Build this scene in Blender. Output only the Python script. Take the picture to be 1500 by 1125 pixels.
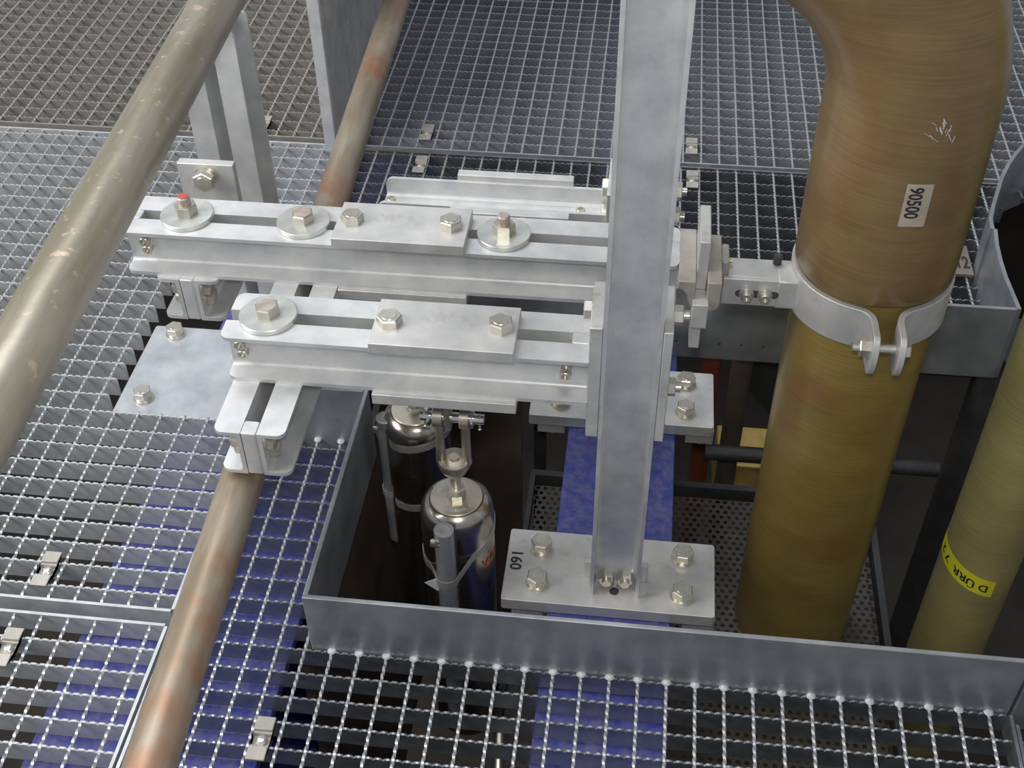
import bpy, math, random
from mathutils import Vector, Matrix, Quaternion
random.seed(7)
for o in list(bpy.data.objects): bpy.data.objects.remove(o)
SC = bpy.context.scene
COL = SC.collection
R = math.radians
PI = math.pi

# ------------------------------------------------------------------ camera
CAM_F = 1787.63                      # focal length in pixels of the 1500 px wide frame
CAM_POS = Vector((0.3277, -0.8250, 1.2267))
YAW, PITCH, ROLL = -0.1265, 0.7453, -0.0144
def cam_axes():
    cy, sy, cp, sp = math.cos(YAW), math.sin(YAW), math.cos(PITCH), math.sin(PITCH)
    fwd = Vector((sy*cp, cy*cp, -sp)); right = Vector((cy, -sy, 0)); up = right.cross(fwd)
    cr, sr = math.cos(ROLL), math.sin(ROLL)
    return cr*right + sr*up, -sr*right + cr*up, fwd
_r, _u, _w = cam_axes()
cd = bpy.data.cameras.new('camera'); cam = bpy.data.objects.new('camera', cd); COL.objects.link(cam)
cd.sensor_width = 36.0; cd.sensor_fit = 'HORIZONTAL'; cd.lens = CAM_F/1500*36; cd.clip_start = 0.02
M = Matrix((( _r.x, _u.x, -_w.x), (_r.y, _u.y, -_w.y), (_r.z, _u.z, -_w.z))).to_4x4()
M.translation = CAM_POS; cam.matrix_world = M; SC.camera = cam

# ------------------------------------------------------------------ world, lights, exposure
wd = bpy.data.worlds.new('hall_light'); SC.world = wd; wd.use_nodes = True
bg = wd.node_tree.nodes['Background']; bg.inputs[0].default_value = (0.86, 0.92, 1.0, 1); bg.inputs[1].default_value = 0.25
def area(name, loc, target, sx, sy, power, col):
    l = bpy.data.lights.new(name, 'AREA'); l.shape = 'RECTANGLE'; l.size = sx; l.size_y = sy; l.energy = power; l.color = col
    o = bpy.data.objects.new(name, l); COL.objects.link(o); o.location = loc
    o.rotation_euler = (Vector(target) - Vector(loc)).to_track_quat('-Z', 'Y').to_euler(); return o
area('assumed_side_light', (-2.1, -0.4, 1.9), (0.0, 0.3, 0), 1.4, 1.6, 46, (1.0, 0.97, 0.93))  # assumed side light, no window in view; set near the left for brightness falloff
area('assumed_skylight', (-0.9, 1.2, 4.2), (0.1, 0.3, 0), 3.0, 2.4, 92, (0.93, 0.96, 1.0))  # unseen overhead light, assumed so that top faces outshine upright ones
fl = bpy.data.lights.new('assumed_camera_flash', 'AREA'); fl.size = 0.06; fl.energy = 4.2; fl.color = (1, 0.97, 0.92)  # flash assumed at the lens from how brightness fades into the pit
fo = bpy.data.objects.new('assumed_camera_flash', fl); COL.objects.link(fo)
fo.matrix_world = Matrix.Translation(_u*0.07) @ M
vs = SC.view_settings; vs.view_transform = 'Standard'; vs.look = 'None'; vs.gamma = 1.0; vs.use_curve_mapping = False; vs.exposure = 0.35

# ------------------------------------------------------------------ materials
MATS = {}
def newmat(name):
    m = bpy.data.materials.new(name); m.use_nodes = True; MATS[name] = m
    nt = m.node_tree; return m, nt, nt.nodes['Principled BSDF']
def noise_mix(nt, scale, c1, c2, lo=0.35, hi=0.65, detail=6, coord='Object', stretch=(1,1,1), rough=0.6):
    tc = nt.nodes.new('ShaderNodeTexCoord'); mp = nt.nodes.new('ShaderNodeMapping'); mp.inputs['Scale'].default_value = stretch
    nt.links.new(tc.outputs[coord], mp.inputs[0])
    n = nt.nodes.new('ShaderNodeTexNoise'); n.inputs['Scale'].default_value = scale; n.inputs['Detail'].default_value = detail; n.inputs['Roughness'].default_value = rough
    nt.links.new(mp.outputs[0], n.inputs[0])
    r = nt.nodes.new('ShaderNodeValToRGB'); r.color_ramp.elements[0].position = lo; r.color_ramp.elements[1].position = hi
    r.color_ramp.elements[0].color = (*c1, 1); r.color_ramp.elements[1].color = (*c2, 1)
    nt.links.new(n.outputs[0], r.inputs[0]); return r.outputs[0], n
def mixc(nt, a, b, fac, mode='MIX'):
    m = nt.nodes.new('ShaderNodeMix'); m.data_type = 'RGBA'; m.blend_type = mode
    if isinstance(fac, (int, float)): m.inputs[0].default_value = fac
    else: nt.links.new(fac, m.inputs[0])
    for s, v in ((6, a), (7, b)):
        if isinstance(v, tuple): m.inputs[s].default_value = (*v, 1)
        else: nt.links.new(v, m.inputs[s])
    return m.outputs[2]
def simple(name, c1, c2, metallic, rough, scale=40, bump=0.0, spec=0.5, speck=None, coat=0.0, lo=.35, hi=.65, stretch=(1,1,1), rvar=0.12):
    m, nt, b = newmat(name)
    out, n = noise_mix(nt, scale, c1, c2, lo, hi, stretch=stretch)
    if speck:
        sc, cs, l, h = speck
        s, _ = noise_mix(nt, sc, (0,0,0), (1,1,1), l, h, detail=3)
        out = mixc(nt, out, cs, s)
    nt.links.new(out, b.inputs['Base Color'])
    b.inputs['Metallic'].default_value = metallic; b.inputs['Roughness'].default_value = rough
    b.inputs['Specular IOR Level'].default_value = spec; b.inputs['Coat Weight'].default_value = coat
    mr = nt.nodes.new('ShaderNodeMapRange'); mr.inputs[3].default_value = rough - rvar; mr.inputs[4].default_value = rough + rvar
    nt.links.new(n.outputs[0], mr.inputs[0]); nt.links.new(mr.outputs[0], b.inputs['Roughness'])
    if bump:
        bp = nt.nodes.new('ShaderNodeBump'); bp.inputs['Strength'].default_value = bump; bp.inputs['Distance'].default_value = 0.001
        n2 = nt.nodes.new('ShaderNodeTexNoise'); n2.inputs['Scale'].default_value = scale*6
        tc = nt.nodes.new('ShaderNodeTexCoord'); nt.links.new(tc.outputs['Object'], n2.inputs[0])
        nt.links.new(n2.outputs[0], bp.inputs['Height']); nt.links.new(bp.outputs[0], b.inputs['Normal'])
    return m
simple('galv_beam', (0.60,0.61,0.62), (0.74,0.74,0.73), 0.55, 0.50, 28, bump=0.08)
simple('galv_post', (0.58,0.59,0.60), (0.74,0.745,0.75), 0.55, 0.42, 26, bump=0.1, speck=(420,(0.78,0.8,0.83),0.66,0.72))
simple('galv_plate', (0.54,0.54,0.53), (0.68,0.67,0.65), 0.5, 0.5, 22, bump=0.08, speck=(34,(0.44,0.42,0.38),0.58,0.78))
simple('galv_kerb', (0.30,0.32,0.345), (0.42,0.44,0.465), 0.6, 0.40, 18, bump=0.1, speck=(330,(0.85,0.87,0.88),0.735,0.76))
simple('galv_bar', (0.44,0.46,0.47), (0.58,0.60,0.61), 0.25, 0.5, 35, bump=0.1)
simple('galv_bar_new', (0.30,0.32,0.34), (0.42,0.44,0.46), 0.85, 0.34, 35, bump=0.1)
simple('galv_bar_far', (0.38,0.40,0.43), (0.50,0.52,0.55), 0.55, 0.45, 35, bump=0.1)
simple('galv_foot', (0.42,0.44,0.47), (0.56,0.58,0.61), 0.5, 0.42, 16, bump=0.1, speck=(330,(0.8,0.82,0.84),0.72,0.76))
simple('galv_bar_dusty_dim', (0.24,0.225,0.20), (0.33,0.315,0.29), 0.15, 0.6, 35, bump=0.1)  # dusty bars; the dim brownish light at the upper left is in this colour
simple('galv_rod_dusty_dim', (0.42,0.40,0.37), (0.54,0.52,0.48), 0.4, 0.45, 60)  # rods of the same panel, dim brownish light mixed into the dusty tone
simple('galv_rod', (0.66,0.68,0.70), (0.82,0.83,0.84), 0.75, 0.30, 60)
simple('galv_dusty', (0.36,0.34,0.30), (0.49,0.465,0.42), 0.4, 0.6, 30, bump=0.1)
simple('zinc_bolt', (0.60,0.57,0.48), (0.72,0.70,0.63), 0.85, 0.33, 60, rvar=.04)
simple('strip_olive', (0.17,0.155,0.125), (0.25,0.23,0.19), 0.1, 0.7, 30)  # even dark olive brown tone of the cover strip
simple('zinc_washer', (0.60,0.62,0.60), (0.74,0.75,0.70), 0.75, 0.38, 50)
simple('rust_top', (0.45,0.37,0.32), (0.60,0.53,0.48), 0.6, 0.5, 90)
simple('tube', (0.30,0.235,0.165), (0.46,0.40,0.32), 0.45, 0.40, 16, bump=0.12, stretch=(1.6,.22,1.6), speck=(10,(0.40,0.18,0.09),0.52,0.74), lo=.38, hi=.62)
simple('tube_upper', (0.31,0.275,0.20), (0.48,0.44,0.365), 0.55, 0.38, 18, bump=0.14, stretch=(1.6,.22,1.6), speck=(75,(0.60,0.49,0.37),0.62,0.68), lo=.38, hi=.62)
simple('blue_paint', (0.022,0.032,0.20), (0.034,0.049,0.29), 0.0, 0.42, 12, speck=(90,(0.13,0.125,0.24),0.34,0.80))
simple('stainless', (0.50,0.46,0.40), (0.62,0.58,0.51), 1.0, 0.24, 18)
simple('stainless_cap', (0.58,0.54,0.45), (0.70,0.66,0.56), 0.9, 0.38, 40)
simple('forged', (0.40,0.36,0.29), (0.56,0.51,0.42), 0.85, 0.36, 60)
simple('chrome', (0.74,0.74,0.73), (0.84,0.84,0.83), 1.0, 0.16, 40)
simple('weld', (0.80,0.81,0.82), (0.92,0.92,0.92), 0.5, 0.3, 200)
simple('dark_steel', (0.045,0.045,0.048), (0.075,0.075,0.08), 0.3, 0.55, 20)
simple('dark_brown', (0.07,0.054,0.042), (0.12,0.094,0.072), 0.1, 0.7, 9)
simple('tray', (0.075,0.069,0.062), (0.125,0.115,0.102), 0.4, 0.55, 22)
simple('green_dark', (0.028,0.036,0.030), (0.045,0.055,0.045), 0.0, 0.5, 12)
simple('red_pipe', (0.13,0.032,0.018), (0.20,0.055,0.028), 0.0, 0.45, 16)
simple('rubber', (0.02,0.02,0.02), (0.04,0.04,0.04), 0.0, 0.6, 20)
simple('tube_pack', (0.19,0.20,0.21), (0.28,0.29,0.30), 0.0, 0.3, 30, coat=0.3)
simple('strap', (0.33,0.33,0.32), (0.44,0.43,0.41), 0.3, 0.35, 40)
simple('paper_label', (0.42,0.36,0.28), (0.52,0.45,0.36), 0.0, 0.6, 60)
simple('yellow_tape', (0.85,0.80,0.03), (0.92,0.88,0.06), 0.0, 0.45, 30)
simple('ink', (0.02,0.02,0.02), (0.035,0.035,0.035), 0.0, 0.6, 50)
simple('red_ink', (0.55,0.04,0.03), (0.7,0.06,0.04), 0.0, 0.5, 50)
simple('red_cap', (0.36,0.07,0.055), (0.46,0.11,0.09), 0.1, 0.45, 80)
simple('white_paper', (0.70,0.72,0.76), (0.80,0.82,0.85), 0.0, 0.6, 40)
simple('brass', (0.55,0.35,0.10), (0.70,0.48,0.16), 0.8, 0.35, 20)
simple('lit_gold', (0.6,0.40,0.10), (0.85,0.62,0.22), 0.2, 0.4, 14)  # bright gold colour stands in for light glimpsed deep in the pit
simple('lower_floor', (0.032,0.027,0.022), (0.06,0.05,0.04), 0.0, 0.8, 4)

def grp(name, c1, c2, c3, rings=1500, coat=0.35):
    m, nt, b = newmat(name)
    a, _ = noise_mix(nt, 7, c1, c2, 0.35, 0.65, stretch=(1,1,2.2), detail=8)
    s, _ = noise_mix(nt, 11, (0,0,0), (1,1,1), 0.50, 0.72, stretch=(.9,.9,1.3), detail=5)
    a = mixc(nt, a, c3, s)
    tc = nt.nodes.new('ShaderNodeTexCoord')
    w = nt.nodes.new('ShaderNodeTexNoise'); w.inputs['Scale'].default_value = 1; w.inputs['Detail'].default_value = 3
    mp = nt.nodes.new('ShaderNodeMapping'); mp.inputs['Scale'].default_value = (9, 9, rings/2); mp.inputs['Rotation'].default_value = (0.03, 0.05, 0)
    nt.links.new(tc.outputs['Object'], mp.inputs[0]); nt.links.new(mp.outputs[0], w.inputs[0])
    rp = nt.nodes.new('ShaderNodeMapRange'); rp.inputs[1].default_value = .3; rp.inputs[2].default_value = .7; rp.inputs[3].default_value = .84; rp.inputs[4].default_value = 1.10
    nt.links.new(w.outputs[0], rp.inputs[0])
    mm = nt.nodes.new('ShaderNodeVectorMath'); mm.operation = 'SCALE'
    nt.links.new(a, mm.inputs[0]); nt.links.new(rp.outputs[0], mm.inputs[3]); nt.links.new(mm.outputs[0], b.inputs['Base Color'])
    b.inputs['Roughness'].default_value = 0.38; b.inputs['Coat Weight'].default_value = coat; b.inputs['Coat Roughness'].default_value = 0.22
    bp = nt.nodes.new('ShaderNodeBump'); bp.inputs['Strength'].default_value = 0.15; bp.inputs['Distance'].default_value = 0.0005
    nt.links.new(w.outputs[0], bp.inputs['Height']); nt.links.new(bp.outputs[0], b.inputs['Normal'])
grp('grp_upper', (0.165,0.10,0.040), (0.235,0.150,0.060), (0.215,0.165,0.055))
grp('grp_lower', (0.235,0.165,0.042), (0.31,0.22,0.057), (0.25,0.135,0.038))
grp('grp_yellow', (0.34,0.285,0.11), (0.43,0.37,0.15), (0.36,0.31,0.14))

# ------------------------------------------------------------------ mesh building
class MB:
    def __init__(s): s.v = []; s.f = []
    def add(s, vs, fs):
        o = len(s.v); s.v += [Vector(v) for v in vs]; s.f += [tuple(i+o for i in f) for f in fs]; return s
    def box(s, a, b):
        x0,y0,z0 = a; x1,y1,z1 = b
        return s.add([(x0,y0,z0),(x1,y0,z0),(x1,y1,z0),(x0,y1,z0),(x0,y0,z1),(x1,y0,z1),(x1,y1,z1),(x0,y1,z1)],
                     [(0,3,2,1),(4,5,6,7),(0,1,5,4),(1,2,6,5),(2,3,7,6),(3,0,4,7)])
    def prism(s, poly, axis, a, b):
        # poly: list of 2D points, counter clockwise seen from +axis; axis 'x': (y,z), 'y': (z,x) given as (x,z), 'z': (x,y)
        n = len(poly)
        def p(q, t):
            return {'x': (t, q[0], q[1]), 'y': (q[0], t, q[1]), 'z': (q[0], q[1], t)}[axis]
        vs = [p(q, a) for q in poly] + [p(q, b) for q in poly]
        fs = [tuple(range(n-1, -1, -1)), tuple(range(n, 2*n))] + [(i, (i+1) % n, (i+1) % n + n, i+n) for i in range(n)]
        if axis == 'y': fs = [tuple(reversed(f)) for f in fs]
        return s.add(vs, fs)
    def cyl(s, p0, p1, r, n=24, r1=None, caps=True, phase=0.0):
        p0 = Vector(p0); p1 = Vector(p1); r1 = r if r1 is None else r1
        d = (p1-p0).normalized(); a = d.orthogonal().normalized(); b = d.cross(a)
        vs = []
        for p, rr in ((p0, r), (p1, r1)):
            for i in range(n):
                t = 2*PI*i/n + phase; vs.append(p + rr*(math.cos(t)*a + math.sin(t)*b))
        fs = [(i, (i+1) % n, (i+1) % n + n, i+n) for i in range(n)]
        if caps: fs += [tuple(range(n-1, -1, -1)), tuple(range(n, 2*n))]
        return s.add(vs, fs)
    def lathe(s, prof, base, axis, n=32):
        # prof: (radius, height) from low to high along axis
        base = Vector(base); d = Vector(axis).normalized(); a = d.orthogonal().normalized(); b = d.cross(a)
        vs = []; m = len(prof)
        for r, h in prof:
            for i in range(n):
                t = 2*PI*i/n; vs.append(base + h*d + max(r, 1e-5)*(math.cos(t)*a + math.sin(t)*b))
        fs = [(j*n+i, j*n+(i+1) % n, (j+1)*n+(i+1) % n, (j+1)*n+i) for j in range(m-1) for i in range(n)]
        return s.add(vs, fs)
    def hexa(s, p0, axis, af, h, phase=0.0, chamfer=True):
        r = af/math.sqrt(3); prof = [(0, 0), (r, 0), (r, h)] if not chamfer else None
        d = Vector(axis).normalized(); p0 = Vector(p0)
        if not chamfer: return s.cyl(p0, p0+d*h, r, 6, phase=phase)
        s.cyl(p0, p0+d*(h-0.0012), r, 6, phase=phase)
        return s.cyl(p0+d*(h-0.0012), p0+d*h, r, 6, r1=r*0.90, phase=phase)
    def sweep(s, pts, r, n=16, caps=True):
        pts = [Vector(p) for p in pts]; rings = []; up = None
        for i, p in enumerate(pts):
            t = (pts[min(i+1, len(pts)-1)] - pts[max(i-1, 0)]).normalized()
            if up is None: up = t.orthogonal().normalized()
            up = (up - up.dot(t)*t).normalized(); b = t.cross(up)
            rr = r[i] if isinstance(r, (list, tuple)) else r
            rings.append([p + rr*(math.cos(2*PI*k/n)*up + math.sin(2*PI*k/n)*b) for k in range(n)])
        vs = [v for rg in rings for v in rg]
        fs = [(j*n+k, j*n+(k+1) % n, (j+1)*n+(k+1) % n, (j+1)*n+k) for j in range(len(pts)-1) for k in range(n)]
        if caps: fs += [tuple(range(n-1, -1, -1)), tuple(range((len(pts)-1)*n, len(pts)*n))]
        return s.add(vs, fs)
    def ribbon(s, pts, nrm, wv, t):
        # strip along pts: width vector wv, thickness t along outward normals nrm
        vs = []; wv = Vector(wv)
        for p, n in zip(pts, nrm):
            p = Vector(p); n = Vector(n).normalized()
            vs += [p - wv/2, p + wv/2, p + wv/2 + n*t, p - wv/2 + n*t]
        fs = []
        for i in range(len(pts)-1):
            a = 4*i; b = a+4
            for k in range(4): fs.append((a+k, a+(k+1) % 4, b+(k+1) % 4, b+k))
        e = 4*(len(pts)-1); fs += [(3,2,1,0), (e,e+1,e+2,e+3)]
        return s.add(vs, fs)
    def xf(s, m):
        s.v = [m @ v for v in s.v]; return s
    def join(s, o): return s.add(o.v, o.f)
    def mesh(s, name, mat, org=Vector((0,0,0)), smooth=32):
        me = bpy.data.meshes.new(name); me.from_pydata([tuple(v-org) for v in s.v], [], s.f); me.update()
        import bmesh
        bm = bmesh.new(); bm.from_mesh(me); bmesh.ops.recalc_face_normals(bm, faces=bm.faces); bm.to_mesh(me); bm.free()
        if smooth:
            me.polygons.foreach_set('use_smooth', [True]*len(me.polygons)); me.set_sharp_from_angle(angle=R(smooth))
        me.materials.append(MATS[mat]); return me

ORG = {}
def thing(name, label, cat, loc=(0,0,0), group=None, kind=None):
    o = bpy.data.objects.new(name, None); COL.objects.link(o); o.location = loc; o.empty_display_size = 0.02
    o['label'] = label; o['category'] = cat
    if group: o['group'] = group
    if kind: o['kind'] = kind
    ORG[o] = Vector(loc); return o
def part(name, mb, mat, parent, bevel=0.0, smooth=32, label=None):
    org = ORG[parent]; o = bpy.data.objects.new(name, mb.mesh(name, mat, org, smooth)); COL.objects.link(o); o.parent = parent; ORG[o] = org
    if bevel:
        m = o.modifiers.new('edge', 'BEVEL'); m.width = bevel; m.segments = 2; m.limit_method = 'ANGLE'; m.angle_limit = R(50)
    if label: o['label'] = label
    return o
def solo(name, mb, mat, label, cat, loc=(0,0,0), group=None, kind=None, bevel=0.0, smooth=32):
    loc = Vector(loc); o = bpy.data.objects.new(name, mb.mesh(name, mat, loc, smooth)); COL.objects.link(o); o.location = loc; ORG[o] = loc
    if label: o['label'] = label
    if cat: o['category'] = cat
    if group: o['group'] = group
    if kind: o['kind'] = kind
    if bevel:
        m = o.modifiers.new('edge', 'BEVEL'); m.width = bevel; m.segments = 2; m.limit_method = 'ANGLE'; m.angle_limit = R(50)
    return o
def inst(name, me, parent, pos, rot=None):
    o = bpy.data.objects.new(name, me); COL.objects.link(o); o.parent = parent; o.location = Vector(pos) - ORG[parent]
    if rot is not None: o.rotation_euler = rot
    ORG[o] = ORG[parent]; return o
def roundrect(x0, y0, x1, y1, r, corners=(1,1,1,1), n=5):
    pts = []
    for i, (cx, cy, a0) in enumerate(((x0+r, y0+r, PI), (x1-r, y0+r, 1.5*PI), (x1-r, y1-r, 0), (x0+r, y1-r, .5*PI))):
        if corners[i]: pts += [(cx + r*math.cos(a0 + .5*PI*k/n), cy + r*math.sin(a0 + .5*PI*k/n)) for k in range(n+1)]
        else: pts.append(((x0, y0), (x1, y0), (x1, y1), (x0, y1))[i])
    return pts
def text_mb(s, size, mapper):
    c = bpy.data.curves.new('lettering', 'FONT'); c.body = s; c.size = size; c.resolution_u = 3; c.offset = size*0.022
    o = bpy.data.objects.new('lettering', c); COL.objects.link(o)
    me = bpy.data.meshes.new_from_object(o); mb = MB()
    mb.add([mapper(v.co.x, v.co.y) for v in me.vertices], [tuple(p.vertices) for p in me.polygons])
    bpy.data.objects.remove(o); bpy.data.curves.remove(c); bpy.data.meshes.remove(me); return mb

# ------------------------------------------------------------------ grating floor
PIT = 0.0333; BAR_H = 0.030; BAR_T = 0.0027
_bars = {}
def bar_mesh(L, bh=0.030, mat='galv_bar'):
    k = round(L, 3); kk = (k, bh, mat)
    if kk in _bars: return _bars[kk]
    nw = max(1, round(k/0.0111)); st = k/nw; xs = []
    for i in range(nw):
        for a, h in ((0.0, -0.0026), (0.22, -0.0003), (0.5, 0.0), (0.78, -0.0003)): xs.append(((i+a)*st, h))
    xs.append((k, -0.0026)); mb = MB(); vs = []; fs = []
    for x, h in xs: vs += [(x, -BAR_T/2, h), (x, BAR_T/2, h), (x, BAR_T/2, -bh), (x, -BAR_T/2, -bh)]
    for i in range(len(xs)-1):
        a = 4*i; b = a+4
        for q in range(4): fs.append((a+q, a+(q+1) % 4, b+(q+1) % 4, b+q))
    e = 4*(len(xs)-1); fs += [(3,2,1,0), (e,e+1,e+2,e+3)]
    mb.add(vs, fs); _bars[kk] = mb.mesh('bearing_bar', mat, smooth=50); return _bars[kk]
_rods = {}
def rod_mesh(L, mat='galv_rod'):
    k = round(L, 3); kk = (k, mat)
    if kk in _rods: return _rods[kk]
    n = max(2, round(k/0.0042)); vs = []; fs = []
    for i in range(n+1):
        y = k*i/n; ph = y*2*PI/0.042
        for q in range(4): vs.append((0.0023*math.cos(ph+q*PI/2), y, 0.0023*math.sin(ph+q*PI/2)))
    for i in range(n):
        a = 4*i; b = a+4
        for q in range(4): fs.append((a+q, b+q, b+(q+1) % 4, a+(q+1) % 4))
    fs += [(0,1,2,3), (4*n+3,4*n+2,4*n+1,4*n)]
    mb = MB(); mb.add(vs, fs); _rods[kk] = mb.mesh('cross_rod', mat, smooth=50); return _rods[kk]
def minus(lo, hi, cuts):
    segs = [(lo, hi)]
    for a, b in cuts:
        out = []
        for s, e in segs:
            if b <= s or a >= e: out.append((s, e)); continue
            if a > s: out.append((s, a))
            if b < e: out.append((b, e))
        segs = out
    return [(s, e) for s, e in segs if e - s > 0.012]
def grating(label, x0, x1, y0, y1, xoff, yoff, holes=(), px=PIT, py=PIT, edges='', eh=0.032, extra=(), bh=0.030, mat='galv_bar', rmat='galv_rod'):
    t = thing('floor_grating', label, 'grating', ((x0+x1)/2, (y0+y1)/2, -BAR_H))
    j = math.ceil((y0 + 0.004 - yoff)/py)
    while yoff + j*py < y1 - 0.004:
        y = yoff + j*py; j += 1
        for s, e in minus(x0, x1, [(h[0], h[1]) for h in holes if h[2] < y < h[3]]): inst('bearing_bar', bar_mesh(e-s, bh, mat), t, (s, y, 0))
    i = math.ceil((x0 + 0.004 - xoff)/px)
    while xoff + i*px < x1 - 0.004:
        x = xoff + i*px; i += 1
        for s, e in minus(y0, y1, [(h[2], h[3]) for h in holes if h[0] < x < h[1]]): inst('cross_rod', rod_mesh(e-s, rmat), t, (x, s, -0.0024))
    for ed in edges:
        mb = MB()
        if ed == 'N': mb.box((x0, y1, -eh), (x1, y1+0.004, 0.001))
        if ed == 'S': mb.box((x0, y0-0.004, -eh), (x1, y0, 0.001))
        if ed == 'E': mb.box((x1, y0, -eh), (x1+0.004, y1, 0.001))
        if ed == 'W': mb.box((x0-0.004, y0, -eh), (x0, y1, 0.001))
        part('edge_bar', mb, mat, t)
    for (a, b) in extra: part('edge_bar', MB().box(a, b), mat, t)
    return t
YB = -0.02
KX, KY0, KR = -0.025, 0.003, 0.62
grating('galvanised floor grating panel around the open pit, right of the rails', -0.2, 0.788, -0.40, 1.106, 0.0, 0.0,
        holes=((KX, 2, KY0, KR), (-2, KX+.001, 0.357, KR+.02)), edges='NW', mat='galv_bar_new',
        extra=(((0.788, -0.40, -0.032), (0.792, 0.0, 0.001)), ((0.788, KR+.006, -0.032), (0.792, 1.106, 0.001))))
grating('dusty floor grating panel left of the rails, cut out around the column foot', -1.30, -0.212, 0.040, 1.116, -0.5118, 0.339,
        holes=((-0.430, 2, 0.378, 0.70),), px=0.0347, py=0.0347, bh=0.0335, edges='NSE')
grating('floor grating panel at the lower left corner in front of the joint', -1.30, -0.212, -0.50, 0.014, -0.5118+.004, -0.020, px=0.0347, py=0.0347, bh=0.0335, edges='NE')
grating('floor grating panel toned for the dim brownish light at the upper left beyond the joint', -1.75, -0.275, 1.140, 2.5, -0.1634-.0347*10, 1.160, mat='galv_bar_dusty_dim', rmat='galv_rod_dusty_dim', px=0.0347, py=0.0347, bh=0.0335, edges='SE')
grating('floor grating panel behind the post beyond the long cross joint', -0.262, 1.70, 1.124, 2.5, -0.1634, 1.1575, mat='galv_bar_far', edges='SW')
grating('floor grating strip at the right edge behind the big pipe', 0.796, 1.70, KR+.006, 1.106, 0.799, 0.0, holes=((.884, 2, .6, .88), (.905, 2, .87, .95), (.928, 2, .94, 1.02), (.96, 2, 1.01, 1.07)), mat='galv_bar_new', edges='N')
grating('floor grating panel cut by the lower right corner of the picture', 0.797, 1.50, -0.40, -0.012, 0.83, 0.0, mat='galv_bar_new', edges='W')

# weld blobs where the cross rods meet the kerb
# ------------------------------------------------------------------ kerbs round the pit
k1 = thing('pit_kerb', 'galvanised kerb plate along the front and left of the open pit', 'kerb', (0.38, 0.003, 0))
part('front_plate', MB().box((KX, KY0, -0.03), (0.788, KY0+0.006, 0.098)), 'galv_kerb', k1, bevel=0.001)
part('front_plate', MB().box((0.792, KY0, -0.03), (1.25, KY0+0.006, 0.098)), 'galv_kerb', k1, bevel=0.001)
part('side_plate', MB().box((KX, KY0+0.006, -0.03), (KX+0.006, 0.357, 0.098)), 'galv_kerb', k1, bevel=0.001)
part('return_plate', MB().box((-0.190, 0.351, -0.03), (KX, 0.357, 0.098)), 'galv_kerb', k1, bevel=0.001)
wm = MB().lathe([(0,-.003),(.0045,-.0015),(.0058,0),(.0042,.0022),(0,.0032)], (0,0,0), (0,0,1), 8).mesh('weld', 'weld')
for i in range(0, 24): inst('weld', wm, k1, (i*PIT, KY0-.001, 0.0))
for i in (-4, -3, -2): inst('weld', wm, k1, (i*PIT, 0.350, 0.0))
k2 = thing('pit_kerb', 'galvanised kerb plate behind the pipes at the back of the pit', 'kerb', (0.4, KR, 0))
part('rear_plate', MB().box((-0.12, KR, -0.034), (0.883, KR+0.006, 0.10)), 'galv_kerb', k2, bevel=0.001)
pts = [(.883,.622),(.880,.66),(.877,.70),(.8765,.74),(.878,.78),(.8825,.822),(.884,.85),(.895,.89),(.908,.93),(.923,.975),(.940,1.015),(.957,1.048),(.976,1.079),(1.01,1.105)]
def wall_strip(pts, z0, z1, t):
    mb = MB(); vs = []; fs = []
    for i, (x, y) in enumerate(pts):
        a = Vector(pts[min(i+1, len(pts)-1)]) - Vector(pts[max(i-1, 0)]); n = Vector((a.y, -a.x)).normalized()
        vs += [(x, y, z0), (x+n.x*t, y+n.y*t, z0), (x+n.x*t, y+n.y*t, z1), (x, y, z1)]
    for i in range(len(pts)-1):
        a = 4*i; b = a+4
        for q in range(4): fs.append((a+q, a+(q+1) % 4, b+(q+1) % 4, b+q))
    e = 4*(len(pts)-1); fs += [(3,2,1,0), (e,e+1,e+2,e+3)]
    return mb.add(vs, fs)
part('curved_plate', wall_strip(pts[:6], -0.034, 0.10, 0.006), 'galv_kerb', k2)
part('curved_plate', wall_strip([(x-.004, y) for x, y in pts[5:]], -0.034, 0.10, 0.006), 'galv_kerb', k2)
fp = solo('cover_strip', MB().box((0.70, 0.825, 0.001), (0.876, 0.905, 0.006)), 'strip_olive', 'short galvanised cover strip with handwritten digits behind the big pipe', 'plate', (0.79, 0.865, 0.001))
part('lettering', text_mb('112', 0.045, lambda x, y: (0.838+x*.52, 0.842+y, 0.0066)), 'ink', fp, smooth=0)

# ------------------------------------------------------------------ blue steel beams under the floor
def ibeam(name, x0, x1, y0, y1, zt, depth, tf, tw, label):
    t = thing(name, label, 'beam', ((x0+x1)/2, (y0+y1)/2, zt-depth))
    part('top_flange', MB().box((x0, y0, zt-tf), (x1, y1, zt)), 'blue_paint', t, bevel=0.0015)
    xc = (x0+x1)/2
    part('web', MB().box((xc-tw/2, y0, zt-depth+tf), (xc+tw/2, y1, zt-tf)), 'blue_paint', t)
    part('bottom_flange', MB().box((x0, y0, zt-depth), (x1, y1, zt-depth+tf)), 'blue_paint', t)
ZB = -0.034
ibeam('steel_beam', 0.249, 0.404, -0.46, 2.4, ZB, 0.16, 0.012, 0.009, 'blue painted steel beam under the post base plates in the pit')
ibeam('steel_beam', -0.328, -0.060, -0.46, 2.4, ZB, 0.26, 0.016, 0.011, 'wide blue painted steel beam under the grating below the lower rail')

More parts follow.
